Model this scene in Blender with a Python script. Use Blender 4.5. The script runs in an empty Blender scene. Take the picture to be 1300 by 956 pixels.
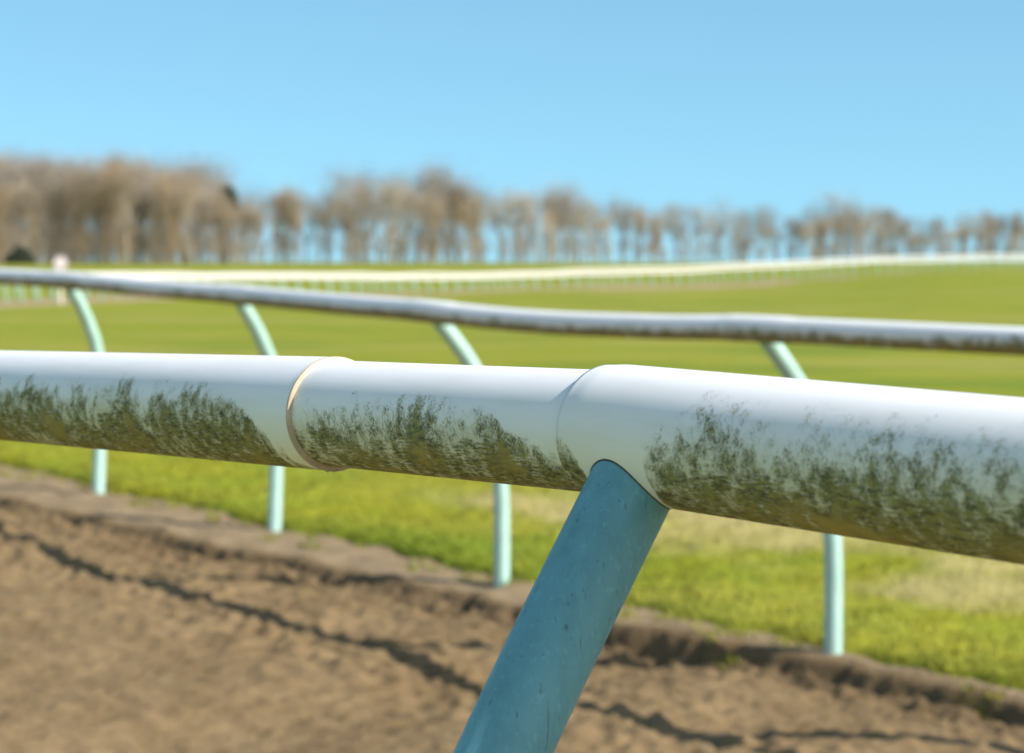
import bpy, math, random
from mathutils import Vector, Matrix, noise
random.seed(7)
R = math.radians
C = bpy.context.scene.collection
F = 2766.0          # focal length in photograph pixels (photo is 1300 wide)
CZ = 1.35           # eye height
PITCH = math.atan(101.5 / F)
cp, sp = math.cos(PITCH), math.sin(PITCH)

def at(px, py, Z):
    """point at forward distance Z seen at photo pixel"""
    x, y, z = (px - 650) / F, -(py - 433.5) / F, 1.0
    d = Vector((x, z * cp + y * sp, y * cp - z * sp))
    d *= Z / d.y
    return Vector((d.x, d.y, CZ + d.z))

def proj(p):
    v = Vector(p) - Vector((0, 0, CZ))
    zc = v.y * cp - v.z * sp
    yc = v.y * sp + v.z * cp
    return 650 + F * v.x / zc, 433.5 - F * yc / zc

# ------------------------------------------------------------------ helpers
def tag(o, label=None, cat=None, group=None, kind=None):
    if label: o['label'] = label
    if cat: o['category'] = cat
    if group: o['group'] = group
    if kind: o['kind'] = kind
    return o

def empty(name, loc, label, cat, group=None):
    o = bpy.data.objects.new(name, None); C.objects.link(o)
    o.location = loc; o.empty_display_size = .1
    return tag(o, label, cat, group)

def mesh_obj(name, verts, faces, mat, parent=None, uvs=None, attrs=None, smooth=True):
    me = bpy.data.meshes.new(name)
    me.from_pydata(verts, [], faces)
    if smooth: me.polygons.foreach_set('use_smooth', [True] * len(me.polygons))
    if uvs is not None:
        ul = me.uv_layers.new(name='UVMap')
        vi = [0] * len(me.loops); me.loops.foreach_get('vertex_index', vi)
        flat = []
        for i in vi: flat += uvs[i]
        ul.data.foreach_set('uv', flat)
    if attrs:
        for k, vals in attrs.items():
            a = me.attributes.new(k, 'FLOAT', 'POINT'); a.data.foreach_set('value', vals)
    me.update()
    if mat: me.materials.append(mat)
    o = bpy.data.objects.new(name, me); C.objects.link(o)
    if parent: o.parent = parent; o.matrix_parent_inverse = Matrix.Translation(-parent.location)
    return o

def lerp_table(tab, x):
    if x <= tab[0][0]: return tab[0][1]
    for (a, va), (b, vb) in zip(tab, tab[1:]):
        if x <= b: return va + (vb - va) * (x - a) / (b - a)
    return tab[-1][1]

def sstep(a, b, x):
    t = min(1, max(0, (x - a) / (b - a))); return t * t * (3 - 2 * t)

def sweep(prof, seg=64, cap=True, grime=None, jitter=0):
    """prof: list of (point, radius). Rings keep phi=0 on the side that faces the lens side
    (-normal), phi = +90 deg at the top. returns verts, faces, uvs, grime values"""
    V, Fc, UV, G = [], [], [], []
    n = len(prof); u = 0.0; last = None
    for i, (p, r) in enumerate(prof):
        a = prof[max(0, i - 1)][0]; b = prof[min(n - 1, i + 1)][0]
        t = (b - a)
        if t.length < 1e-7: t = last
        t = t.normalized() if t.length > 0 else last
        last = t
        ref = Vector((0, 0, 1)) if abs(t.z) < .7 else Vector((.757, .652, 0))
        side = t.cross(ref).normalized()
        up = side.cross(t).normalized()
        if i: u += (p - prof[i - 1][0]).length
        for k in range(seg + 1):
            ph = -math.pi / 2 + 2 * math.pi * k / seg    # start at the underside
            rr = r
            if jitter: rr += jitter * noise.noise(Vector((u * 3, math.cos(ph), math.sin(ph))))
            V.append(p + side * math.cos(ph) * rr + up * math.sin(ph) * rr)
            UV.append((u, (ph + math.pi / 2) * .05))
            G.append(grime(u, ph) if grime else 0.0)
    m = seg + 1
    for i in range(n - 1):
        for k in range(seg):
            a = i * m + k
            Fc.append((a, a + 1, a + m + 1, a + m))
    if cap:
        for base in (0, (n - 1) * m):
            Fc.append(tuple(base + k for k in range(seg)))
    return V, Fc, UV, G

# ------------------------------------------------------------------ materials
def new_mat(name):
    m = bpy.data.materials.new(name); m.use_nodes = True
    nt = m.node_tree; nt.nodes.clear()
    out = nt.nodes.new('ShaderNodeOutputMaterial')
    b = nt.nodes.new('ShaderNodeBsdfPrincipled')
    nt.links.new(b.outputs[0], out.inputs[0])
    return m, nt, b

class N:
    def __init__(s, nt): s.nt = nt
    def node(s, t, **kw):
        n = s.nt.nodes.new(t)
        for k, v in kw.items():
            if k == 'op': n.operation = v
            else: setattr(n, k, v)
        return n
    def set(s, sock, v):
        if isinstance(v, (int, float)): sock.default_value = v
        elif isinstance(v, tuple): sock.default_value = v if len(v) == len(sock.default_value) else v + (1,)
        else: s.nt.links.new(v, sock)
    def math(s, op, a, b=0.0, c=None, clamp=False):
        n = s.node('ShaderNodeMath', op=op); n.use_clamp = clamp
        s.set(n.inputs[0], a); s.set(n.inputs[1], b)
        if c is not None: s.set(n.inputs[2], c)
        return n.outputs[0]
    def mix(s, f, a, b):
        n = s.node('ShaderNodeMix', data_type='RGBA')
        s.set(n.inputs[0], f); s.set(n.inputs[6], a); s.set(n.inputs[7], b)
        return n.outputs[2]
    def noise(s, vec, scale, detail=3, rough=.5, dist=0.0):
        n = s.node('ShaderNodeTexNoise'); s.set(n.inputs['Vector'], vec)
        n.inputs['Scale'].default_value = scale; n.inputs['Detail'].default_value = detail
        n.inputs['Roughness'].default_value = rough; n.inputs['Distortion'].default_value = dist
        return n.outputs['Fac']
    def ramp(s, f, a, b, v0=0.0, v1=1.0, smooth=True):
        n = s.node('ShaderNodeMapRange', interpolation_type='SMOOTHSTEP' if smooth else 'LINEAR')
        s.set(n.inputs[0], f); n.inputs[1].default_value = a; n.inputs[2].default_value = b
        n.inputs[3].default_value = v0; n.inputs[4].default_value = v1
        return n.outputs[0]
    def mapping(s, vec, loc=(0, 0, 0), rot=(0, 0, 0), scale=(1, 1, 1)):
        n = s.node('ShaderNodeMapping'); s.set(n.inputs[0], vec)
        n.inputs[1].default_value = loc; n.inputs[2].default_value = rot; n.inputs[3].default_value = scale
        return n.outputs[0]
    def attr(s, name): return s.node('ShaderNodeAttribute', attribute_name=name).outputs['Fac']
    def pos(s): return s.node('ShaderNodeNewGeometry').outputs['Position']
    def uv(s): return s.node('ShaderNodeUVMap').outputs[0]
    def bump(s, h, strength, dist):
        n = s.node('ShaderNodeBump'); n.inputs['Strength'].default_value = strength
        n.inputs['Distance'].default_value = dist; s.set(n.inputs['Height'], h)
        return n.outputs[0]

def rail_plastic(name, base, rot_deg=38):
    m, nt, b = new_mat(name); g = N(nt)
    uv = g.uv(); c = g.attr('grime')
    # long thin brushed streaks, about 1 mm by 8 mm, slanting over the pipe
    wob = g.node('ShaderNodeVectorMath', op='ADD')
    nz = g.node('ShaderNodeTexNoise'); g.set(nz.inputs['Vector'], uv); nz.inputs['Scale'].default_value = 45
    sc = g.node('ShaderNodeVectorMath', op='SCALE'); g.set(sc.inputs[0], nz.outputs['Color']); sc.inputs['Scale'].default_value = .006
    g.set(wob.inputs[0], uv); g.set(wob.inputs[1], sc.outputs[0]); wv = wob.outputs[0]
    s1 = g.noise(g.mapping(wv, rot=(0, 0, R(rot_deg)), scale=(420, 1, 1)), 1, 0) if False else \
        g.noise(g.mapping(wv, rot=(0, 0, R(rot_deg)), scale=(1.0, .5, 1)), 900, 5, .8)
    s2 = g.noise(g.mapping(wv, loc=(3, 1, 0), rot=(0, 0, R(-38)), scale=(.16, 1.0, 1)), 560, 5, .75)
    cl = g.noise(g.mapping(wv, loc=(7, 2, 0), rot=(0, 0, R(35)), scale=(1, .75, 1)), 85, 6, .72)
    big = g.noise(g.mapping(uv, loc=(1, 9, 0)), 18, 2, .5)
    low = g.ramp(c, .45, .95)
    st = g.mix(g.ramp(c, .62, .9), s1, s2)
    v = g.math('ADD', g.math('MULTIPLY', g.math('SUBTRACT', st, .5), 2.2), g.math('MULTIPLY', g.math('SUBTRACT', cl, .5), 2.1))
    v = g.math('ADD', v, g.math('MULTIPLY', g.math('SUBTRACT', big, .5), 1.3))
    v = g.math('ADD', v, g.math('SUBTRACT', g.math('MULTIPLY', c, .98), .11))
    sand = g.noise(g.mapping(uv, loc=(2, 5, 0)), 1500, 3, .7)
    v = g.math('ADD', v, g.math('MULTIPLY', g.math('SUBTRACT', sand, .5), 1.1))
    dark = g.math('MULTIPLY', g.ramp(v, .34, .78), .93)
    dark = g.math('MULTIPLY', dark, g.ramp(c, .02, .12))
    film = g.math('MULTIPLY', g.ramp(g.math('ADD', g.math('MULTIPLY', cl, .7), c), .62, 1.25), .72)
    # small dry specks of dirt everywhere
    sp_ = g.node('ShaderNodeTexVoronoi'); g.set(sp_.inputs['Vector'], g.mapping(uv, scale=(1, .7, 1))); sp_.inputs['Scale'].default_value = 70
    spn = g.noise(uv, 30, 2)
    speck = g.math('MULTIPLY', g.ramp(sp_.outputs['Distance'], .10, .05), g.ramp(spn, .60, .68))
    speck = g.math('MULTIPLY', speck, .75)
    wash = g.noise(g.mapping(uv, scale=(.15, 1, 1)), 40, 4, .6)
    white = g.mix(g.math('MULTIPLY', g.ramp(wash, .35, .75), .6), base, (base[0] * .86, base[1] * .86, base[2] * .80))
    col = g.mix(film, white, (.54, .50, .34))
    tone = g.noise(g.mapping(wv, rot=(0, 0, R(-35)), scale=(.4, 1, 1)), 260, 4, .7)
    alg_bounce = g.mix(g.ramp(tone, .35, .65), (.030, .031, .005), (.26, .235, .060))
    alg_bounce = g.mix(g.math('MULTIPLY', g.ramp(c, .72, .9), g.ramp(big, .45, .75)), alg_bounce, (.36, .26, .075))  # ochre algae toward the underside, brightened with painted ground bounce
    col = g.mix(dark, col, alg_bounce)
    col = g.mix(speck, col, (.06, .055, .04))
    g.set(b.inputs['Base Color'], col)
    g.set(b.inputs['Roughness'], g.math('ADD', .42, g.math('MULTIPLY', dark, .5), clamp=True))
    b.inputs['Specular IOR Level'].default_value = .42
    fine = g.noise(uv, 900, 2)
    h = g.math('ADD', g.math('MULTIPLY', dark, .6), g.math('MULTIPLY', fine, .15))
    g.set(b.inputs['Normal'], g.bump(h, .55, .0012))
    return m

M_rail = rail_plastic('rail plastic weathered', (.86, .83, .825))

def painted(name, colr, dark, scale=60):
    m, nt, b = new_mat(name); g = N(nt)
    p = g.pos()
    n1 = g.noise(g.mapping(p, scale=(1, 1, .35)), scale, 5, .65)
    n2 = g.noise(p, 9, 3)
    v = g.node('ShaderNodeTexVoronoi'); g.set(v.inputs['Vector'], g.mapping(p, scale=(1, 1, .3))); v.inputs['Scale'].default_value = 75
    chips = g.math('MULTIPLY', g.ramp(v.outputs['Distance'], .13, .06), g.ramp(g.noise(p, 24, 2), .51, .60))
    scr = g.noise(g.mapping(p, rot=(.2, .35, 0), scale=(1, 1, .06)), 330, 2, .6)
    chips = g.math('MAXIMUM', chips, g.math('MULTIPLY', g.ramp(scr, .66, .72), .8))
    col = g.mix(g.ramp(n1, .4, .75), colr, tuple(x * .82 for x in colr))
    col = g.mix(g.math('MULTIPLY', g.ramp(n2, .45, .7), .35), col, tuple(x * .75 for x in colr))
    col = g.mix(g.math('MULTIPLY', chips, .7), col, dark)
    dust = g.noise(g.mapping(p, scale=(1, 1, .5)), 210, 4, .75)
    col = g.mix(g.math('MULTIPLY', g.ramp(dust, .52, .72), .35), col, tuple(min(1, x * 1.5 + .05) for x in colr))
    g.set(b.inputs['Base Color'], col)
    g.set(b.inputs['Roughness'], g.ramp(n1, .3, .7, .38, .62))
    g.set(b.inputs['Normal'], g.bump(n1, .2, .001))
    return m

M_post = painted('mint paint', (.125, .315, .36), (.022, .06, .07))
M_post2 = painted('mint paint pale', (.41, .62, .53), (.12, .24, .19), 25)  # paler mint than the near posts

def plain(name, col, rough=.6, var=.15, scale=20):
    m, nt, b = new_mat(name); g = N(nt)
    n = g.noise(g.pos(), scale, 4, .6)
    g.set(b.inputs['Base Color'], g.mix(n, tuple(c * (1 - var) for c in col), tuple(min(1, c * (1 + var)) for c in col)))
    b.inputs['Roughness'].default_value = rough
    return m

M_rim = plain('rim plastic aged', (.46, .36, .25), .5, .4, 90)
M_gap = plain('seam gap shade', (.03, .025, .018), .9, .3, 200)  # near-black that paints the shade of the narrow post gap
M_sock = plain('socket wall shaded plastic', (.20, .16, .10), .8, .4, 150)  # plastic darkened to paint the shade in the gap behind the rim
M_far_rail = plain('far rail plastic', (.72, .69, .62), .5, .06, .3)
M_far_post = plain('far post paint', (.34, .52, .42), .6, .1, .5)
M_sign_white = plain('sign white enamel', (.80, .72, .70), .4, .03, 3)
M_sign_red = plain('sign red enamel', (.66, .46, .43), .4, .05, 3)

def grass_mat(name, blades=False):
    m, nt, b = new_mat(name); g = N(nt)
    p = g.pos()
    big = g.noise(g.mapping(p, scale=(1, .55, 1)), .23, 3, .55)
    mid = g.noise(g.mapping(p, scale=(1, .8, 1)), 1.7, 4, .6)
    fin = g.noise(p, 14, 4, .65)
    tiny = g.noise(p, 90, 3, .7)
    st = g.attr('straw')
    col = g.mix(g.ramp(fin, .32, .68), (.185, .190, .007), (.285, .275, .012))
    col = g.mix(g.math('MULTIPLY', g.ramp(mid, .40, .66), .55), col, (.19, .255, .015))
    far = g.noise(g.mapping(p, scale=(.45, 1, 1)), .11, 5, .62)
    col = g.mix(g.math('MULTIPLY', g.ramp(far, .47, .64), .6), col, (.33, .28, .075))
    far2 = g.noise(g.mapping(p, loc=(30, 8, 0), scale=(.6, 1, 1)), .35, 4, .6)
    col = g.mix(g.math('MULTIPLY', g.ramp(far2, .48, .64), .75), col, (.13, .185, .012))
    dry = g.math('ADD', g.math('ADD', g.math('MULTIPLY', mid, .5), g.math('MULTIPLY', big, .5)), g.math('MULTIPLY', fin, .2))
    dry = g.ramp(g.math('ADD', dry, st), .72, 1.05)
    col = g.mix(g.math('MULTIPLY', dry, .85), col, (.40, .325, .135))
    if not blades:
        col = g.mix(g.math('MULTIPLY', g.ramp(tiny, .3, .55, 1, 0), .35), col, (.07, .085, .02))
    else:
        col = g.mix(g.math('MULTIPLY', g.ramp(tiny, .4, .6), .4), col, (.36, .335, .085))
    dirt = g.attr('bare')
    dn = g.noise(p, .9, 3, .6)
    col = g.mix(g.ramp(g.math('ADD', dirt, g.math('MULTIPLY', g.math('SUBTRACT', dn, .5), .5)), .3, .7), col, (.36, .255, .15))
    g.set(b.inputs['Base Color'], col)
    b.inputs['Roughness'].default_value = .85
    b.inputs['Specular IOR Level'].default_value = .15
    if not blades:
        h = g.math('ADD', g.math('MULTIPLY', tiny, .4), fin)
        g.set(b.inputs['Normal'], g.bump(h, .6, .03))
    return m
M_grass = grass_mat('turf'); M_blade = grass_mat('grass blades', True)

def dirt_mat():
    m, nt, b = new_mat('sandy dirt'); g = N(nt)
    p = g.pos()
    a = g.noise(p, 3.0, 5, .65); c2 = g.noise(p, 22, 5, .7); t = g.noise(p, 120, 3, .7)
    col = g.mix(g.ramp(a, .3, .7), (.165, .112, .052), (.25, .175, .088))
    col = g.mix(g.math('MULTIPLY', g.ramp(c2, .35, .65, 1, 0), .5), col, (.155, .098, .060))
    col = g.mix(g.math('MULTIPLY', g.ramp(t, .5, .75), .4), col, (.42, .31, .175))
    lv = g.attr('dark_soil')
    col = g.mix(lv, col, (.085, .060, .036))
    col = g.mix(g.attr('pale'), col, (.31, .235, .15))
    g.set(b.inputs['Base Color'], col); b.inputs['Roughness'].default_value = .95
    b.inputs['Specular IOR Level'].default_value = .1
    h = g.math('ADD', g.math('MULTIPLY', t, .3), c2)
    g.set(b.inputs['Normal'], g.bump(h, .9, .02))
    return m
M_dirt = dirt_mat()

def bark_mat(name, a, bb):
    m, nt, b = new_mat(name); g = N(nt)
    oi = g.node('ShaderNodeObjectInfo').outputs['Random']
    n = g.noise(g.mapping(g.pos(), scale=(1, 1, .3)), 1.2, 4, .6)
    col = g.mix(n, a, bb)
    hsv = g.node('ShaderNodeHueSaturation'); g.set(hsv.inputs['Color'], col)
    g.set(hsv.inputs['Value'], g.math('ADD', .62, g.math('MULTIPLY', oi, .7)))
    g.set(hsv.inputs['Saturation'], g.math('ADD', .55, g.math('MULTIPLY', g.math('FRACT', g.math('MULTIPLY', oi, 7.31)), .6)))
    g.set(b.inputs['Base Color'], hsv.outputs[0]); b.inputs['Roughness'].default_value = .9
    b.inputs['Specular IOR Level'].default_value = .1
    return m
M_bark = bark_mat('beech bark', (.22, .18, .125), (.36, .305, .22))
M_twig = bark_mat('bare twigs', (.30, .215, .13), (.45, .355, .24))
M_thin = bark_mat('thin grey twigs', (.27, .22, .18), (.40, .34, .28))
M_ever = bark_mat('evergreen needles', (.05, .075, .035), (.11, .13, .065))

# ------------------------------------------------------------------ terrain
D = Vector((.652, -.757, 0)); Tn = Vector((.757, .652, 0)); O = Vector((-.043, 9.22, 0))
def st(X, Y):
    v = Vector((X, Y, 0)) - O
    return v.dot(D), v.dot(Tn)
ZK = [13, 20, 30, 60, 100, 150, 200, 250, 400, 700, 1500, 3500]
COLS = [(0,    [.104, .15, .05, -.25, -.67, -.50, -.20, .10, .85, 1.05, 1.0, 0]),
        (500,  [.104, .15, .05, -.30, -.70, -.93, -.70, -.40, .80, 1.05, 1.0, 0]),
        (880,  [.104, .15, .10, -.15, -.50, -.70, -.78, -.20, 1.05, 1.05, .8, 0]),
        (1300, [.104, .15, .10, .00, .00, .15, .35, .50, 1.25, .60, 0, 0])]
LK = [math.log(z) for z in ZK]
def col_z(vals, ly):
    if ly <= LK[0]: return vals[0]
    for i in range(len(LK) - 1):
        if ly <= LK[i + 1]:
            t = (ly - LK[i]) / (LK[i + 1] - LK[i])
            p0 = vals[max(0, i - 1)]; p1 = vals[i]; p2 = vals[i + 1]; p3 = vals[min(len(vals) - 1, i + 2)]
            m1 = (p2 - p0) / 2 * .8; m2 = (p3 - p1) / 2 * .8
            return (2*t**3 - 3*t*t + 1) * p1 + (t**3 - 2*t*t + t) * m1 + (-2*t**3 + 3*t*t) * p2 + (t**3 - t*t) * m2
    return vals[-1]
def height(X, Y):
    r = math.hypot(X, Y); Ye = max(Y, r * .5, .01)
    pl = -.403 + .039 * min(Ye, 13)
    pl = pl + (0.02 - pl) * (1 - sstep(3.2, 6.2, Ye))
    if Ye <= 13: return pl
    u = 650 + F * max(-.3, min(.3, X / Ye)); u = min(1300, max(0, u))
    ly = math.log(Ye)
    for (a, va), (b2, vb) in zip(COLS, COLS[1:]):
        if u <= b2:
            k = sstep(a, b2, u)
            return col_z(va, ly) * (1 - k) + col_z(vb, ly) * k
    return col_z(COLS[-1][1], ly)
def edge_t(s):
    return .10 - .02 * max(-5, s) + .07 * noise.noise(Vector((s * 1.3, 3.1, 0))) + .035 * noise.noise(Vector((s * 6, 8, 0)))

RAIL3 = [(-150, 90), (0, 100), (500, 150), (880, 190), (1300, 235), (1480, 262)]
def far_bare(X, Y):
    if Y < 60 or abs(X / Y) > .4: return 0
    u = 650 + F * X / Y
    zc = lerp_table(RAIL3, u)
    q = Y - zc
    b = sstep(-9, -3, q) * (1 - sstep(9, 14, q)) * .72
    k = sstep(700, 800, u) * (1 - sstep(930, 1100, u))
    b = max(b, k * .95 * sstep(-24, -15, q) * (1 - sstep(0, 5, q)))
    return b * (1 - .45 * sstep(950, 1300, u))

def field():
    V, Fc, straw, bare = [], [], [], []
    angs = []
    a = -180.0
    while a < 180:
        angs.append(a)
        a += .4 if -24 <= a < 24 else (2 if abs(a) < 60 else 6)
    rr = []; r = .25
    while r < 3400:
        rr.append(r); r *= 1.045
    for r in rr:
        for a in angs:
            X, Y = r * math.sin(R(a)), r * math.cos(R(a))
            s, t = st(X, Y)
            z = height(X, Y)
            if s > -58 and s < 40:
                z -= .3 * sstep(-5.3, -4.6, t) * (1 - sstep(.5, 1.6, t))
            elif t < .3 and t > -5.2 and s < -50: z -= .0
            V.append((X, Y, z))
            straw.append(.0 + .10 * sstep(6, 9, r) * (1 - sstep(11, 16, r)))
            bare.append(far_bare(X, Y))
    n = len(angs)
    for i in range(len(rr) - 1):
        for k in range(n):
            k2 = (k + 1) % n
            Fc.append((i*n + k, (i+1)*n + k, (i+1)*n + k2, i*n + k2))
    c0 = len(V); V.append((0, 0, height(0, .1))); straw.append(0); bare.append(0)
    for k in range(n): Fc.append((c0, k, (k + 1) % n))
    Fc = [tuple(reversed(f)) for f in Fc]
    o = mesh_obj('grass_field', V, Fc, M_grass, attrs={'straw': straw, 'bare': bare})
    tag(o, kind='structure')
field()

def knots(spec):
    out = []
    for a, b, step in spec:
        n = max(1, round((b - a) / step))
        out += [a + (b - a) * i / n for i in range(n)]
    out.append(spec[-1][1]); return out

def ledge_t(s): return lerp_table([(-6, -.42), (-3.4, -.40), (-2, -.38), (-.5, -.27), (0, -.26), (.6, -.22), (1.4, -.07), (3, -.02)], s) + .05 * noise.noise(Vector((s * 4, 1.7, 0))) + .025 * noise.noise(Vector((s * 13, 5, 0)))
def dirt_h(s, t):
    """height of the dirt above/below the verge level, moist, pale"""
    P = Vector((s, t, 0))
    lt = ledge_t(s)
    drop = .075 * (.6 + .8 * noise.noise(Vector((s * 1.4, 0, 4)))+ .35 * sstep(-.8, .6, s))
    dn = 1 - sstep(lt - .016, lt + .018, t)
    lumps = .013 * noise.fractal(P * 9, .7, 2.1, 5) + .008 * noise.noise(Vector((s * 2.4, t * 6, 2))) + .009 * noise.fractal(P * 30, .6, 2.1, 2)
    # harrow rows along the track
    lumps += .008 * math.sin(t * 2 * math.pi / .16 + 1.5 * noise.noise(Vector((s * 1.5, t, 7)))) * (.5 + noise.noise(Vector((s * 3, t * 2, 9))))
    cl = noise.noise(Vector((s * 12, t * 12, 5)))
    lumps += .04 * max(0, cl - .22) + .03 * max(0, noise.noise(Vector((s * 25, t * 25, 8))) - .3)
    k = (dn * .62 + .2) * (1 + 1.3 * math.exp(-((t - lt + .08) / .13) ** 2))
    h = -drop * dn + lumps * k
    h += .03 * (1 - dn) * sstep(lt, lt + .08, t) * max(0, .5 + noise.noise(Vector((s * 5, t * 5, 3)))) * .7
    h += (.016 * noise.noise(Vector((s * 6.0 + 4, t * 6, 1))) + .03 * noise.noise(Vector((s * 15, t * 15, 4)))) * math.exp(-((t + 1.05) / .6) ** 2)
    # fall away under the turf
    e = edge_t(s)
    h -= .10 * sstep(e + .02, e + .2, t)
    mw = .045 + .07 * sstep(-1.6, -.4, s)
    dark_soil = .72 * math.exp(-((t - (lt - .4 * mw)) / mw) ** 2) * (.5 + .5 * sstep(-.3, .4, noise.noise(Vector((s * 3, 9, 0)))))  # soil darkens in a band just below the ledge, wider at the right
    pale = .5 * sstep(lt + .03, lt + .1, t)
    return h, dark_soil, pale

def dirt():
    S = knots([(-60, -20, 1.0), (-20, -7, .15), (-7, 3.4, .0165), (3.4, 8, .1), (8, 42, 1.0)])
    Tt = knots([(-5.35, -3.6, .12), (-3.6, -1.3, .022), (-1.3, .50, .0155)])
    V, Fc, mo, pa = [], [], [], []
    for s in S:
        for t in Tt:
            p = O + D * s + Tn * t
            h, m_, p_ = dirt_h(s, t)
            fd = sstep(-5.35, -4.9, t)
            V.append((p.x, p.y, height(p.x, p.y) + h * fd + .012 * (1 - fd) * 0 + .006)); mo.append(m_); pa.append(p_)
    n = len(Tt)
    for i in range(len(S) - 1):
        for k in range(n - 1):
            Fc.append((i*n + k, (i+1)*n + k, (i+1)*n + k + 1, i*n + k + 1))
    tag(mesh_obj('dirt_track', V, Fc, M_dirt, attrs={'dark_soil': mo, 'pale': pa}), kind='structure')
dirt()

def verge_h(s, t):
    e = edge_t(s)
    bump = .02 * noise.noise(Vector((s * 2, t * 2, 1))) + .02 * noise.fractal(Vector((s * 7, t * 7, 2)), 1, 2, 3)
    return (.012 + .045 * math.exp(-((t - e - .25) / .3) ** 2) + bump * sstep(0, .2, t - e)) * (1 - sstep(2.8, 3.6, t)) + .004 - .45 * (1 - sstep(-.12, .06, t - e))
def straw_at(X, Y):
    s, t = st(X, Y)
    v = .24 * sstep(.6, 1.5, t) * sstep(-3.8, -1.0, s) - .10 * (1 - sstep(.5, 1.0, t))
    v += .10 * math.exp(-((t - 2.2) / .9) ** 2) * sstep(-3, 0, s)
    return v * (.5 + .9 * (.5 + noise.noise(Vector((s * 1.1, t * 2.2, 11))))) * (1 - sstep(3.2, 6, t))
def verge():
    S = knots([(-60, -20, 1.0), (-20, -7.5, .2), (-7.5, 4.5, .035), (4.5, 10, .15), (10, 42, 1.0)])
    Tt = knots([(-.25, 1.2, .03), (1.2, 3.8, .08)])
    V, Fc, sw = [], [], []
    for s in S:
        for t in Tt:
            p = O + D * s + Tn * t
            V.append((p.x, p.y, height(p.x, p.y) + verge_h(s, t))); sw.append(straw_at(p.x, p.y))
    n = len(Tt)
    for i in range(len(S) - 1):
        for k in range(n - 1):
            Fc.append((i*n + k, (i+1)*n + k, (i+1)*n + k + 1, i*n + k + 1))
    tag(mesh_obj('grass_verge', V, Fc, M_grass, attrs={'straw': sw, 'bare': [0.0] * len(V)}), kind='structure')
verge()

def blades():
    V, Fc, sw, ba = [], [], [], []
    rnd = random.Random(3)
    def blade(p, h, w, lean):
        a = rnd.uniform(0, 6.283); d = Vector((math.cos(a), math.sin(a), 0)); q = Vector((-d.y, d.x, 0)) * w
        b0 = len(V)
        l = d * lean * h
        V.extend([p - q, p + q, p + l * .35 + Vector((0, 0, h * .6)) + q * .6, p + l * .35 + Vector((0, 0, h * .6)) - q * .6, p + l + Vector((0, 0, h))])
        Fc.extend([(b0, b0+1, b0+2, b0+3), (b0+3, b0+2, b0+4)])
        sv = straw_at(p.x, p.y) + rnd.uniform(-.08, .12)
        sw.extend([sv] * 5); ba.extend([0.0] * 5)
    n = 0
    while n < 46000:
        s = rnd.uniform(-7.5, 3.8); t = rnd.uniform(-.05, 1) ** 1.0
        t = rnd.random() ** 1.8 * 4.5
        e = edge_t(s)
        t = e + t - .02
        if noise.noise(Vector((s * 3, t * 3, 6))) < rnd.uniform(-.7, .25): continue
        p = O + D * s + Tn * t
        p = Vector((p.x, p.y, height(p.x, p.y) + verge_h(s, t) - .005))
        tuft = .5 + .5 * noise.noise(Vector((s * 2.2, t * 2.2, 0)))
        blade(p, rnd.uniform(.012, .030) * (1 + tuft * .8) , rnd.uniform(.0015, .003) * 1.4, rnd.uniform(.2, .9)); n += 1
    # odd tufts creeping on to the sandy lip
    for _ in range(70):
        s = rnd.uniform(-6, 3.2); t = edge_t(s) - rnd.random() ** 2 * .22
        for _ in range(22):
            ss, tt = s + rnd.gauss(0, .03), t + rnd.gauss(0, .02)
            p = O + D * ss + Tn * tt
            blade(Vector((p.x, p.y, height(p.x, p.y) + dirt_h(ss, tt)[0])), rnd.uniform(.02, .05), .003, rnd.uniform(.3, 1))
    o = mesh_obj('grass', V, Fc, M_blade, attrs={'straw': sw, 'bare': ba}, smooth=False)
    tag(o, 'short sunlit green turf blades along the edge of the dirt track', 'grass', kind='stuff')
blades()

# ------------------------------------------------------------------ near rail
def P(x, z, y): return Vector((x, y, CZ + z))      # x right, z rel. eye, y forward
J = P(.0963, -.127, 1.595)                          # rail axis over the near post
ring = P(-.1547, -.1335, 1.905)
farL = P(-.585, -.150, 2.452)
dirA = (farL - ring).normalized()
start = ring + dirA * 3.6
cst = P(.072, -.1275, 1.628)
dirC = (P(.315, -.1335, 1.318) - J).normalized()
RA, RB = .0500, .0464

def to_cyl(px, py, p0, d, r):
    """photo pixel -> (u, phi) on the front of a cylinder that starts at p0 running along d"""
    o = Vector((0, 0, CZ)); v = (at(px, py, 1.0) - o).normalized()
    w = o - p0
    vp = v - d * v.dot(d); wp = w - d * w.dot(d)
    a = vp.dot(vp); b = 2 * vp.dot(wp); c = wp.dot(wp) - r * r
    disc = max(0, b * b - 4 * a * c)
    s = (-b - math.sqrt(disc)) / (2 * a)
    h = o + v * s
    u = (h - p0).dot(d)
    rad = (h - p0) - d * u
    return u, math.asin(max(-1, min(1, rad.z / r)))

def table(pts, p0, d, r):
    return sorted(to_cyl(x, y, p0, d, r) for x, y in pts)

def make_grime(sparse, dense, off=0.0, extra=None):
    def f(u, ph):
        h = math.asin(max(-1, min(1, math.sin(ph))))
        hs = lerp_table(sparse, u + off); hd = lerp_table(dense, u + off)
        hs += .07 * (1 if hs > -1.2 and hs - hd > .08 else 0); hd = min(hd, hs - .02)
        hj = .07 * noise.noise(Vector(((u + .04 * ph) * 32, ph * 1.7, 2))) + .06 * noise.noise(Vector(((u - .04 * ph) * 85, ph * 4.2, 4)))
        h += hj
        if h > hs: c = 0
        elif h > hd: c = .20 + .40 * ((hs - h) / (hs - hd)) ** 1.15
        else: c = .62 + .30 * min(1, (hd - h) / .6)
        if extra: c = extra(u, ph, c)
        return c
    return f

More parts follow.
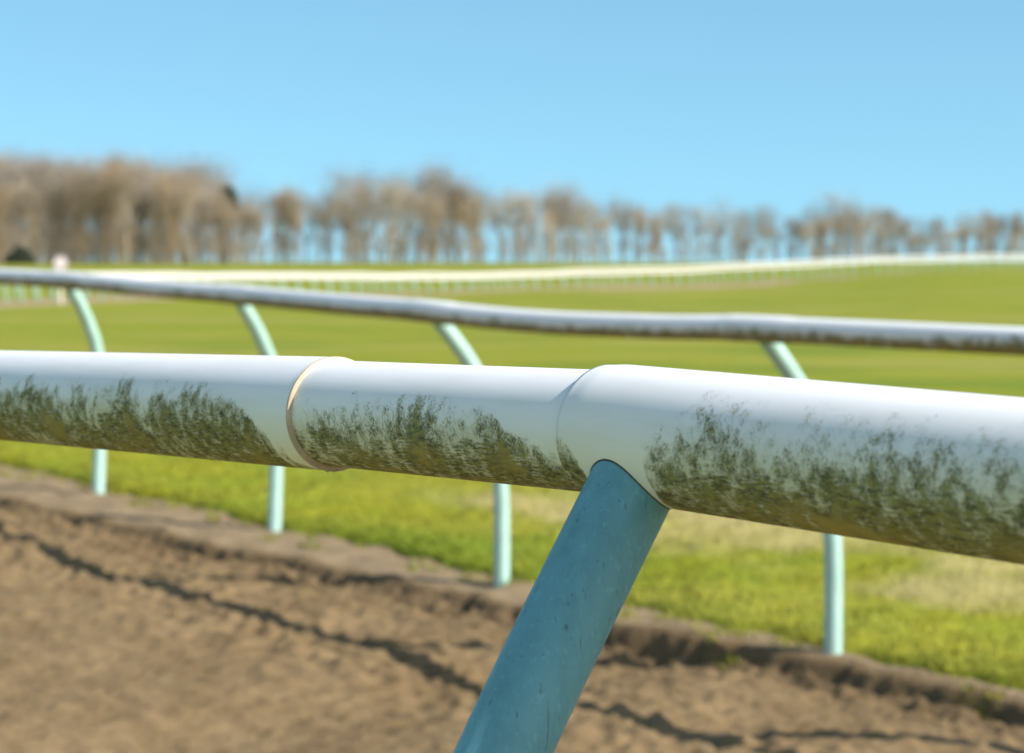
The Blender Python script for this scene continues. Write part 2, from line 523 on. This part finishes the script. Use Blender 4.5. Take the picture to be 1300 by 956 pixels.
def lin(p0, d, a, b, step):
    n = max(2, int((b - a) / step)); return [p0 + d * (a + (b - a) * i / n) for i in range(n + 1)]

rail1 = empty('running_rail', J + Vector((-.27, -.21, -1.33)), 'algae-stained white rail in sharp focus across the foreground, jointed over a slanting blue-green post', 'rail')
dA = -dirA
# section A: from the left to the socket rim
LA = (ring - start).length
spA = table([(-10, 474), (20, 484), (44, 477), (75, 487), (100, 482), (125, 480), (159, 476), (180, 492), (203, 482), (235, 488), (262, 486), (275, 492), (292, 508), (315, 522), (338, 550), (359, 570), (374, 585)], start, dA, RA)
deA = table([(-10, 496), (20, 505), (44, 492), (75, 512), (100, 510), (125, 505), (159, 492), (180, 520), (203, 512), (235, 505), (262, 503), (280, 508), (300, 520), (318, 532), (340, 557), (360, 576), (376, 592)], start, dA, RA)
gA = make_grime(spA + [(LA, -1.45)], deA + [(LA, -1.5)])
prof = [(p, RA) for p in lin(start, dA, 0, LA - .62, .05)] + [(p, RA) for p in lin(start, dA, LA - .615, LA - .004, .004)]
prof += [(start + dA * (LA - .002), RA + .0004), (start + dA * LA, RA - .0004)]
V, Fc, UV, G = sweep(prof, 144, False, gA)
mesh_obj('rail_tube', V, Fc, M_rail, rail1, UV, {'grime': G})
# socket rim with rounded lip and a dark gap behind it
rp = [(start + dA * (LA - .0016), RA + .0001), (start + dA * (LA - .0010), RA + .0004), (start + dA * (LA + .0008), RA + .0003), (start + dA * (LA + .0012), RA - .0002), (start + dA * (LA + .0008), RA - .0011), (start + dA * (LA - .0004), RA - .0014)]
V, Fc, UV, G = sweep(rp, 128, False)
# nibble the underside of the lip with dried dirt
V = [v + Vector((0, 0, -.0022 * max(0, noise.noise(v * 260)) * (1 if v.z < ring.z - .046 else 0))) for v in V]
mesh_obj('socket_rim', V, Fc, M_rim, rail1, UV, {'grime': G})
V, Fc, UV, G = sweep([(start + dA * (LA - .0004), RA - .0014), (start + dA * (LA - .0025), RA - .0017), (start + dA * (LA - .035), RA - .0017)], 96, False)
mesh_obj('socket_wall', V, Fc, M_sock, rail1, UV, {'grime': G})
# section B: the narrower spigot length
eB = cst + dirC * .03
dB = (eB - (ring + dirA * .05)).normalized(); sB = ring + dirA * .05 + Vector((0, 0, .0009))
LB = (eB - sB).length
spB = table([(352, 560), (362, 545), (372, 520), (385, 510), (400, 505), (430, 505), (450, 500), (490, 508), (520, 503), (560, 505), (590, 510), (612, 520), (625, 525), (646, 545), (673, 558), (697, 575), (712, 582)], sB, dB, RB)
deB = table([(352, 575), (362, 560), (372, 545), (385, 538), (400, 535), (430, 545), (450, 548), (490, 543), (520, 535), (560, 545), (590, 540), (610, 530), (627, 534), (648, 552), (674, 565), (698, 583), (713, 592)], sB, dB, RB)
prof = [(p, RB) for p in lin(sB, dB, 0, LB, .004)]
V, Fc, UV, G = sweep(prof, 144, True, make_grime(spB, deB))
UV = [(a + 5.3, b) for a, b in UV]
mesh_obj('rail_tube', V, Fc, M_rail, rail1, UV, {'grime': G})
# section C: the elbow sleeve over the post, running on to the right
c0 = J - dirC * (J - cst).length
spC = table([(690, 640), (699, 572), (705, 566), (714, 561), (724, 566), (736, 580), (750, 600), (762, 640), (790, 690), (816, 560), (824, 546), (840, 540), (860, 524), (900, 510), (930, 520), (960, 520), (1000, 528), (1030, 518), (1080, 530), (1150, 540), (1200, 535), (1250, 552), (1300, 545)], c0, dirC, RA)
def fixC(t, hi):
    return sorted([(-.5, t[0][1])] + t)
LCv = 3.2
def near_u(px, py=560): return to_cyl(px, py, c0, dirC, RA)[0]
tabS = [(near_u(696, 572), -.30), (near_u(706, 572), -.12), (near_u(716, 572), -.08), (near_u(728, 576), -.25), (near_u(742, 595), -.62), (near_u(752, 610), -1.1), (near_u(760, 615), -1.6), (near_u(812, 585), -1.6), (near_u(816, 560), -.02)]
tabS += [to_cyl(x, y, c0, dirC, RA) for x, y in [(824, 546), (845, 545), (862, 524), (900, 508), (930, 520), (960, 522), (1000, 528), (1030, 518), (1080, 530), (1150, 542), (1200, 536), (1250, 554), (1300, 547)]]
tabD = [(near_u(696, 572), -.42), (near_u(706, 572), -.2), (near_u(716, 572), -.16), (near_u(728, 576), -.33), (near_u(742, 595), -.70), (near_u(752, 610), -1.2), (near_u(760, 615), -1.65), (near_u(812, 585), -1.65), (near_u(818, 590), -.55)]
tabD += [to_cyl(x, y, c0, dirC, RA) for x, y in [(836, 592), (862, 588), (885, 572), (903, 560), (930, 582), (960, 580), (990, 590), (1030, 585), (1080, 596), (1130, 604), (1180, 600), (1240, 612), (1300, 606)]]
tabS = [(u_, p_ + (.10 if u_ > near_u(820, 580) else .08)) for u_, p_ in tabS]
tabD = [(u_, p_ + (.06 if u_ > near_u(820, 580) else .08)) for u_, p_ in tabD]
tabS.sort(); tabD.sort()
def cr(u):     # start of the sleeve
    return RB + .0028 + (RA + .0004 - RB - .0028) * sstep(0, .022, u)
prof = [(c0 + dirC * .0008, RB - .0004), (c0 + dirC * .0001, RB + .0023)] + [(c0 + dirC * (i * .003), cr(i * .003)) for i in range(220)] + [(c0 + dirC * (.66 + i * .1), RA + .0004) for i in range(26)]
V, Fc, UV, G = sweep(prof, 144, False, make_grime(tabS, tabD))
UV = [(a + 11.7, b) for a, b in UV]
mesh_obj('rail_sleeve', V, Fc, M_rail, rail1, UV, {'grime': G})

def post_path(top, hdir, offs, ground):
    """offs: (drop, offset) table; smooth path down to the ground"""
    pts = []
    H = top.z - ground
    n = 48
    for i in range(n + 1):
        d = H * i / n
        # average of the piecewise table for a smooth bend
        o = sum(lerp_table(offs, d + k * .03) for k in (-2, -1, 0, 1, 2)) / 5 if d > .1 else lerp_table(offs, d)
        pts.append(Vector((top.x, top.y, top.z)) + hdir * o - Vector((0, 0, d)))
    pts.append(pts[-1] - Vector((0, 0, .15)))
    return pts
offN = [(0, 0), (.169, .1155), (.33, .214), (.46, .272), (.60, .318), (.78, .335), (1.5, .34)]
hN = Vector((-.787, -.617, 0))
for k, (base, ) in enumerate([(J,), (J + dirA * 2.05 + Vector((0, 0, -.012)),), (J + dirC * 2.05,)]):
    g0 = height(base.x - .27, base.y - .21)
    pts = post_path(base + dirC * .015, hN, offN, g0)
    V, Fc, UV, G = sweep([(p, .0316) for p in pts], 96, True)
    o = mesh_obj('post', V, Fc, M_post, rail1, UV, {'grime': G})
    # dark bead paints gap shade round the hole where the post enters the rail
    p0 = pts[0]; ax = (pts[5] - pts[0]).normalized()
    rd = dirC if k != 1 else -dirA
    e1 = ax.cross(rd).normalized(); e2 = ax.cross(e1).normalized()
    loop = []
    for j in range(97):
        an = 2 * math.pi * j / 96
        w0 = p0 + (e1 * math.cos(an) + e2 * math.sin(an)) * .0318 - base
        wp = w0 - rd * w0.dot(rd); vp = ax - rd * ax.dot(rd)
        A, B, Cc = vp.dot(vp), 2 * vp.dot(wp), wp.dot(wp) - (RA + .0004) ** 2
        sq = (-B + math.sqrt(max(0, B * B - 4 * A * Cc))) / (2 * A)
        loop.append((base + w0 + ax * sq, .0007))
    V, Fc, UV, G = sweep(loop, 8, False)
    sm_ = mesh_obj('seam', V, Fc, M_gap, o, UV, {'grime': G})
    sm_.matrix_parent_inverse = Matrix.Identity(4)
tail = lin(J + dirA * 2.05, dirA, -.12, .12, .02)

# ------------------------------------------------------------------ second rail
TOP = [(-89, 346.5, 12.88), (85, 355.5, 11.67), (300, 374.0, 10.46), (548, 395.5, 9.00), (965, 417.5, 7.66), (1564, 446, 6.32)]
BASE = [(None, None), (-2.265, 11.89), (-1.170, 10.68), (-.043, 9.22), (1.171, 7.90), (None, None)]
tops = [at(*t) for t in TOP]
mids = {3: [at(640, 405.5, 8.66), at(720, 411.0, 8.38), at(850, 415.5, 7.98), at(930, 416.0, 7.76)], 2: [at(430, 386, 9.65), at(500, 391.5, 9.26)], 1: [at(200, 366.5, 11.0)]}
rail2 = empty('running_rail', Vector((tops[3].x + .3, tops[3].y + .2, height(0, 9.2))), 'blurred white rail on curved mint posts along the grass edge, just behind the foreground rail', 'rail')
def g2(u, ph):
    h = math.sin(ph)
    w = .35 * noise.noise(Vector((u * 1.1, 4, 0))) + .25 * noise.noise(Vector((u * 5, ph, 1)))
    c = (1 - sstep(-.75, .62, h + w * 1.1))
    return c if h < .5 else 0
line = [tops[0] + (tops[0] - tops[1]) * k for k in (5, 4, 3, 2, 1)]
line = [Vector((p.x, p.y, p.z)) for p in line]
ctrl = list(line)
for i, t in enumerate(tops):
    ctrl.append(t)
    ctrl += mids.get(i, [])
ctrl += [tops[-1] + (tops[-1] - tops[-2]) * k for k in (1, 2, 3)]
pr = []
for a, b in zip(ctrl, ctrl[1:]):
    n = max(4, int((b - a).length / .03))
    pr += [a.lerp(b, i / n) for i in range(n)]
pr.append(ctrl[-1])
sm = []
for i in range(len(pr)):
    w = pr[max(0, i - 3): i + 4]; sm.append(sum(w, Vector()) / len(w))
tu = []; joints = [tops[i] for i in range(len(tops))]
for p in sm:
    dmin = min((p - j).length for j in joints)
    tu.append((p, .0455 + .0028 * (1 - sstep(.13, .17, dmin))))
V, Fc, UV, G = sweep(tu, 48, True, g2)
mesh_obj('rail_tube', V, Fc, M_rail, rail2, UV, {'grime': G})
fr_a = [(0, 0), (.15, .47), (.3, .80), (.45, .93), (.7, 1), (1.3, 1)]
fr_b = [(0, 0), (.15, .58), (.3, .98), (.45, 1.10), (.7, 1.07), (1, 1), (1.3, 1)]
allp = [(t, b, fr_b if i < 3 else fr_a) for i, (t, b) in enumerate(zip(tops, BASE))]
for k in (1, 2, 3, 4): allp.append((tops[0] + (tops[0] - tops[1]) * k, (None, None), fr_b))
allp.append((tops[-1] + (tops[-1] - tops[-2]), (None, None), fr_a))
for t, bxy, fr in allp:
    bx, by = bxy
    if bx is None: bx, by = t.x + .22, t.y + .22
    off = Vector((bx - t.x, by - t.y, 0)); L = off.length; hd = off.normalized()
    s, tt = st(bx, by)
    gz = height(bx, by) - .0
    H = t.z - gz
    offs = [(a * H, b * L) for a, b in fr]
    pts = post_path(t, hd, offs, gz)
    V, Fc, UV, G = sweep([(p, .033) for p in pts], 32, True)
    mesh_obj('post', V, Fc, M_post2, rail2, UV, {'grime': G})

# ------------------------------------------------------------------ far rails
YR = [(-150, 352.5), (0, 352), (120, 350.5), (280, 351.3), (380, 351), (480, 351.8), (600, 351.2), (640, 350), (740, 346.8), (800, 344.8), (850, 344), (880, 343.6), (915, 340.4), (1000, 337), (1060, 333.5), (1110, 331), (1200, 329.2), (1250, 328), (1300, 327.8), (1480, 326)]
def far_rail(dz, dy, thick, label, spacing, yoff):
    pts = []
    x = -150
    while x <= 1480:
        Z = lerp_table(RAIL3, x) + dz
        y = lerp_table(YR, x) + yoff(x) + 1.1 * noise.noise(Vector((x * .021, dz, 0)))
        pts.append(at(x, y, Z)); x += 6
    mid = pts[len(pts) // 2]
    root = empty('running_rail', Vector((mid.x, mid.y, height(mid.x, mid.y))), label, 'rail', None)
    V, Fc, UV, G = sweep([(p, thick * .85) for p in pts], 12, True)
    mesh_obj('rail_tube', V, Fc, M_far_rail, root, UV, {'grime': G})
    acc = 0; first = None; cnt = 0
    for a, b in zip(pts, pts[1:]):
        L = (b - a).length; acc += L
        if acc >= spacing:
            acc -= spacing
            p = a.lerp(b, 1 - acc / L)
            gz = height(p.x, p.y)
            H = p.z - gz
            tp = [p, p + Vector((.10, .12, -.22)), p + Vector((.22, .25, -.5)), p + Vector((.25, .28, -.75)), Vector((p.x + .25, p.y + .28, gz - .1))]
            V, Fc, UV, G = sweep([(q, .062) for q in tp], 8, True)
            mesh_obj('post', V, Fc, M_far_post, root, UV, {'grime': G}); cnt += 1
    return root
far_rail(0, 0, .12, 'distant white rail curving across the field, lower and nearer of the two far rails', 2.05, lambda x: 1.2)
far_rail(9, 0, .11, 'distant white rail across the field, upper and farther of the two far rails', 2.35, lambda x: -2.6 - .8 * sstep(600, 800, x))

# round marker sign on its pole, near the left end of the far rail
sp0 = at(77, 345, 104); gz = height(sp0.x, sp0.y)
cz = at(77, 334, 104).z
sg = empty('marker_sign', Vector((sp0.x, sp0.y, gz)), 'small round white sign on a pole at the left, in front of the dense trees', 'sign')
def disc(r0, r1, y0, y1, mat, name):
    V, Fc = [], []
    n = 40; c = Vector((sp0.x, sp0.y, cz))
    for yy, rr_ in ((y0, r0), (y0, r1), (y1, r1), (y1, r0)):
        for k in range(n):
            a = 2 * math.pi * k / n
            V.append(c + Vector((math.cos(a) * rr_, yy, math.sin(a) * rr_)))
    for j in range(4):
        for k in range(n):
            Fc.append((j*n + k, j*n + (k+1) % n, ((j+1) % 4)*n + (k+1) % n, ((j+1) % 4)*n + k))
    if r0 < .02:
        pass
    return mesh_obj(name, V, Fc, mat, sg, smooth=False)
disc(.001, .27, -.03, .03, M_sign_white, 'face')
disc(.27, .34, -.035, .035, M_sign_red, 'rim')
V, Fc, UV, G = sweep([(Vector((sp0.x, sp0.y + .06, gz - .1)), .05), (Vector((sp0.x, sp0.y + .06, cz - .1)), .03)], 12, True)
mesh_obj('pole', V, Fc, M_sign_white, sg, UV, {'grime': G})

# ------------------------------------------------------------------ trees
def add_tube(V, Fc, a, b, ra, rb, seg=6):
    t = (b - a).normalized(); ref = Vector((0, 0, 1)) if abs(t.z) < .9 else Vector((1, 0, 0))
    s = t.cross(ref).normalized(); u = s.cross(t)
    b0 = len(V)
    for p, r in ((a, ra), (b, rb)):
        for k in range(seg):
            an = 2 * math.pi * k / seg
            V.append(p + s * math.cos(an) * r + u * math.sin(an) * r)
    for k in range(seg):
        Fc.append((b0 + k, b0 + (k+1) % seg, b0 + seg + (k+1) % seg, b0 + seg + k))

def bare_tree(seed, width=1.0, clear=.30, dens=5200):
    """20 m tall tree; returns trunk and crown mesh data"""
    rnd = random.Random(seed)
    TV, TF, CV, CF = [], [], [], []
    ends = []; stem = []
    def grow(p, d, L, r, lev):
        n = 3
        q = p; dd = d.copy()
        for i in range(n):
            dd = (dd + Vector((rnd.gauss(0, .10), rnd.gauss(0, .10), rnd.gauss(.05, .06)))).normalized()
            q2 = q + dd * L / n
            r2 = r * (1 - .32 * (i + 1) / n)
            add_tube(TV, TF, q, q2, r * (1 - .32 * i / n), r2, 7 if lev < 2 else 4)
            q = q2
            if lev >= 1: ends.append((q, lev))
        r = r * .68
        if lev == 0: stem.append(p + (q - p) * .35); stem.append(p + (q - p) * .7); stem.append(q.copy())
        elif lev == 1: stem.append(q.copy())
        if lev >= 4: ends.append((q, 5)); return
        k = 3 if lev < 3 else 2
        for j in range(k):
            a = rnd.uniform(0, 6.283)
            spread = rnd.uniform(.25, .62) * width
            side = Vector((math.cos(a), math.sin(a), 0)) * spread
            nd = (dd + side + Vector((0, 0, .12))).normalized()
            grow(q, nd, L * rnd.uniform(.62, .86) , r * rnd.uniform(.6, .85), lev + 1)
    grow(Vector((0, 0, -.4)), Vector((rnd.gauss(0, .03), rnd.gauss(0, .03), 1)).normalized(), 20 * clear, rnd.uniform(.26, .36), 0)
    # side limbs lower on the trunk
    for _ in range(16):
        q0 = rnd.choice(stem); a = rnd.uniform(0, 6.283)
        grow(q0, Vector((math.cos(a) * .9, math.sin(a) * .9, 1.0)).normalized(), rnd.uniform(1.0, 2.2), .08, 3)
    low = [(Vector((q.x, q.y, q.z)) , 3) for q in stem[:4]]
    top = max(v.z for v in TV); k = 19.2 / top
    TV = [Vector((v.x * (.55 + .45 * k), v.y * (.55 + .45 * k), v.z * k)) for v in TV]
    ends = [(Vector((p.x * (.55 + .45 * k), p.y * (.55 + .45 * k), p.z * k)), l) for p, l in ends]
    axis_top = 20
    e2 = [e for e in ends if e[0].z > 3]
    wts = [1 if l < 3 else (3 if l == 3 else 5) for p, l in e2]
    for _ in range(dens):
        p, l = rnd.choices(e2, wts)[0]
        if rnd.random() < .10:
            q9 = rnd.choice(stem); p = Vector((q9.x, q9.y, 0)) + Vector((rnd.gauss(0, .5), rnd.gauss(0, .5), rnd.uniform(.4, 7)))
        c = p + Vector((rnd.gauss(0, 1.15), rnd.gauss(0, 1.15), rnd.gauss(-.3, 1.4)))
        d = (Vector((p.x * .25, p.y * .25, 1.2)) + Vector((rnd.gauss(0, .9), rnd.gauss(0, .9), rnd.gauss(0, .6)))).normalized()
        L = rnd.uniform(.6, 1.5); w = rnd.uniform(.012, .034)
        q = d.cross(Vector((rnd.gauss(0, 1), rnd.gauss(0, 1), rnd.gauss(0, 1)))).normalized() * w
        b0 = len(CV); CV.extend([c - q, c + q, c + d * L]); CF.append((b0, b0+1, b0+2))
    return TV, TF, CV, CF

def data(name, V, Fc, mat):
    me = bpy.data.meshes.new(name); me.from_pydata(V, [], Fc); me.materials.append(mat); me.update(); return me
variants = []
for i in range(9):
    TV, TF, CV, CF = bare_tree(50 + i, width=[1, .8, 1.15, .9, 1.05, .7, 1.2, .85, 1][i], clear=[.27, .32, .24, .30, .26, .33, .25, .3, .28][i], dens=[5200, 4300, 5600, 4800, 6000, 4200, 6400, 5200, 4800][i])
    variants.append((data('trunk', TV, TF, M_bark), data('crown', CV, CF, M_twig)))

sparse = []
for i in range(6):
    TV, TF, CV, CF = bare_tree(90 + i, width=[1.15, .95, 1.3, 1.05, 1.2, .9][i], clear=[.30, .34, .28, .32, .3, .35][i], dens=[2100, 1800, 2300, 1700, 2200, 1600][i])
    sparse.append((data('trunk', TV, TF, M_bark), data('crown', CV, CF, M_thin)))

def conifer():
    rnd = random.Random(9); TV, TF, CV, CF = [], [], [], []
    add_tube(TV, TF, Vector((0, 0, -.4)), Vector((0, 0, 19)), .35, .05, 8)
    for i in range(3800):
        h = rnd.uniform(.66, 1) ; a = rnd.uniform(0, 6.283)
        prof_r = 2.4 * math.sin(min(1, (1 - h) / .34 + .2) * math.pi * .55) * (1 + .25 * math.sin(a * 3 + h * 30))
        r = prof_r * rnd.random() ** .4
        c = Vector((math.cos(a) * r, math.sin(a) * r, h * 19.5 + rnd.gauss(0, .2)))
        d = Vector((math.cos(a), math.sin(a), rnd.uniform(-.3, .5))).normalized() * rnd.uniform(.3, .7)
        q = Vector((rnd.gauss(0, 1), rnd.gauss(0, 1), rnd.gauss(0, 1))).normalized() * .12
        b0 = len(CV); CV.extend([c - q, c + q, c + d]); CF.append((b0, b0+1, b0+2))
    return data('trunk', TV, TF, M_bark), data('crown', CV, CF, M_ever)
con = conifer()
def bush_data():
    rnd = random.Random(4); TV, TF, CV, CF = [], [], [], []
    for _ in range(9):
        a = rnd.uniform(0, 6.283)
        add_tube(TV, TF, Vector((0, 0, -.2)), Vector((math.cos(a) * 1.6, math.sin(a) * 1.6, rnd.uniform(2, 3.4))), .09, .02, 5)
    for i in range(7000):
        v = Vector((rnd.gauss(0, 1), rnd.gauss(0, 1), abs(rnd.gauss(0, 1)))).normalized()
        lump = 1 + .25 * noise.noise(v * 2.2)
        v = Vector((v.x * 3.8, v.y * 3, v.z * 4.4)) * lump * rnd.random() ** .3
        q = Vector((rnd.gauss(0, 1), rnd.gauss(0, 1), rnd.gauss(0, 1))).normalized() * .13
        d = Vector((rnd.gauss(0, 1), rnd.gauss(0, 1), rnd.gauss(0, 1))).normalized() * .45
        b0 = len(CV); CV.extend([v - q, v + q, v + d]); CF.append((b0, b0+1, b0+2))
    return data('trunk', TV, TF, M_bark), data('foliage', CV, CF, M_ever)
bsh = bush_data()

SKY = [(-200, 215), (0, 205), (40, 199), (85, 203), (112, 214), (150, 196), (200, 204), (225, 212), (262, 210), (285, 232), (305, 240), (330, 256), (362, 236), (400, 232), (450, 222), (490, 216), (530, 219), (575, 209), (608, 224), (638, 250), (665, 232), (700, 238), (730, 242), (780, 256), (820, 262), (860, 266), (900, 263), (940, 270), (990, 288), (1035, 278), (1070, 262), (1120, 274), (1150, 288), (1200, 294), (1250, 280), (1290, 286), (1500, 292)]
def treeZ(x): return lerp_table([(-200, 410), (0, 420), (650, 480), (1000, 600), (1300, 680), (1500, 700)], x)
def put(name, meshes, px, Z, H, rz, label, cat, group, wide=1.0, cname='crown'):
    X = (px - 650) / F * Z; z = height(X, Z)
    k = H / 20
    r = empty(name, Vector((X, Z, z - .1)), label, cat, group)
    r.rotation_euler = (0, 0, rz); r.scale = (k * wide, k * wide, k)
    for me, nm in zip(meshes, ('trunk', cname)):
        o = bpy.data.objects.new(nm, me); C.objects.link(o); o.parent = r
    return r
rt = random.Random(21)
GR = [(-999, 232, 'bare brown tree in the dense dark wood at the left end of the tree belt', 'bare trees crowded at the left of the belt'),
      (232, 660, 'tall bare tree in the middle of the belt with sky between the trunks', 'bare trees in the middle of the belt'),
      (660, 990, 'shorter russet bare tree in the row right of the middle of the belt', 'bare trees right of the middle of the belt'),
      (990, 9999, 'low pale far bare tree above the right end of the white far rail', 'bare trees at the far right of the belt')]
def plant(px, back, hk, thin=False):
    Z = treeZ(px) + back
    ytop = lerp_table(SKY, px) + rt.uniform(-13, 9) - 8 * sstep(900, 1100, px)
    X = (px - 650) / F * Z
    zt = CZ - (ytop - 332) / F * Z
    H = (zt - height(X, Z)) * hk
    H = max(H, 6)
    g = [q for q in GR if q[0] <= px < q[1]][0]
    put('bare_tree', (sparse[rt.randrange(6)] if thin else variants[rt.randrange(9)]), px, Z, H, rt.uniform(0, 6.28), g[2], 'tree', g[3], wide=rt.uniform(.9, 1.25) if thin else rt.uniform(.72, 1.15))
x = -120
while x < 232:                                      # dense wood
    plant(x + rt.uniform(-3, 3), rt.uniform(-6, 6), rt.uniform(.74, .96)); 
    plant(x + rt.uniform(-6, 6), rt.uniform(15, 30), rt.uniform(.95, 1.08), True)
    plant(x + rt.uniform(-6, 6), rt.uniform(38, 60), rt.uniform(.9, 1.05))
    plant(x + rt.uniform(-6, 6) + 7, rt.uniform(62, 90), rt.uniform(.8, 1.0))
    x += 13.5
for px in (240, 252, 262, 272, 279, 285, 291, 298, 307, 318, 330, 352, 366, 380, 404, 418, 440, 452, 466, 486, 500, 512, 530, 545, 552, 572, 586, 600, 612,
           640, 655, 668, 684, 700, 716, 735, 752, 772, 790, 812, 826, 842, 862, 880, 893, 912, 932, 948, 966, 985,
           1008, 1030, 1044, 1056, 1070, 1084, 1100, 1118, 1132, 1152, 1170, 1188, 1200, 1222, 1240, 1255, 1272, 1290, 1310, 1330, 1352, 1380):
    plant(px + rt.uniform(-2, 2), rt.uniform(-8, 8), rt.uniform(.66, .86) if rt.random() < .75 else .92, rt.random() < .15)
    if rt.random() < .95: plant(px + rt.uniform(-6, 9), rt.uniform(18, 45), rt.uniform(.96, 1.10), True)
    if px > 430 and rt.random() < (.5 if px < 990 else 1.0): plant(px + rt.uniform(2, 12), rt.uniform(50, 75), rt.uniform(.85, 1.06), px < 990)
Zc = treeZ(288) + 10
put('evergreen_tree', con, 288, Zc, (CZ - (234 - 332) / F * Zc) - height((288-650)/F*Zc, Zc), .4, 'dark green evergreen tree whose top shows among the bare trees', 'tree', None, 1.2)
put('evergreen_bush', bsh, 26, treeZ(26) - 14, 15, .4, 'dark green bush at the foot of the bare trees near the left edge', 'bush', None, 1.0, 'foliage')

# ------------------------------------------------------------------ light, sky, camera
SUN_EL, SUN_AZ = 38.0, -25.0                        # azimuth from +X, counter-clockwise
sd = Vector((math.cos(R(SUN_EL)) * math.cos(R(SUN_AZ)), math.cos(R(SUN_EL)) * math.sin(R(SUN_AZ)), math.sin(R(SUN_EL))))
L = bpy.data.lights.new('sun', 'SUN'); L.energy = 4.9; L.angle = R(.53); L.color = (1, .955, .88)
lo = bpy.data.objects.new('sun', L); C.objects.link(lo)
lo.rotation_euler = sd.to_track_quat('Z', 'Y').to_euler()
w = bpy.data.worlds.new('World'); bpy.context.scene.world = w; w.use_nodes = True
nt = w.node_tree; nt.nodes.clear(); g = N(nt)
out = nt.nodes.new('ShaderNodeOutputWorld'); bg = nt.nodes.new('ShaderNodeBackground')
sky = nt.nodes.new('ShaderNodeTexSky'); sky.sky_type = 'NISHITA'; sky.sun_disc = False
sky.sun_elevation = R(SUN_EL); sky.sun_rotation = R(90 - SUN_AZ)
sky.air_density = 1.0; sky.dust_density = .4; sky.ozone_density = 1.6
tc = nt.nodes.new('ShaderNodeTexCoord')
va = g.node('ShaderNodeVectorMath', op='ADD'); g.set(va.inputs[0], tc.outputs['Generated']); va.inputs[1].default_value = (0, 0, .17)
vn = g.node('ShaderNodeVectorMath', op='NORMALIZE'); g.set(vn.inputs[0], va.outputs[0])
nt.links.new(vn.outputs[0], sky.inputs[0])
tint = g.node('ShaderNodeMix', data_type='RGBA', blend_type='MULTIPLY'); tint.inputs[0].default_value = 1
nt.links.new(sky.outputs[0], tint.inputs[6]); sxyz = g.node('ShaderNodeSeparateXYZ'); g.set(sxyz.inputs[0], tc.outputs['Generated'])
g.set(tint.inputs[7], g.mix(g.ramp(sxyz.outputs[1], -.35, .55), (1.36, 1.28, 1.06), (.79, 1.08, 1.0)))
nt.links.new(tint.outputs[2], bg.inputs[0]); bg.inputs[1].default_value = .13
nt.links.new(bg.outputs[0], out.inputs[0])

cam = bpy.data.cameras.new('camera'); co = bpy.data.objects.new('camera', cam); C.objects.link(co)
co.location = (0, 0, CZ); co.rotation_euler = (math.pi / 2 - PITCH, 0, 0)
cam.sensor_width = 36; cam.sensor_fit = 'HORIZONTAL'; cam.lens = F / 1300 * 36
cam.shift_y = -(478 - 433.5) / 1300
cam.clip_start = .05; cam.clip_end = 8000
cam.dof.use_dof = True; cam.dof.focus_distance = 1.75; cam.dof.aperture_fstop = 8.8
sc = bpy.context.scene; sc.camera = co
sc.view_settings.view_transform = 'Standard'; sc.view_settings.look = 'None'
sc.view_settings.gamma = 1; sc.view_settings.use_curve_mapping = False
sc.view_settings.exposure = .6
sc.cycles.use_denoising = True
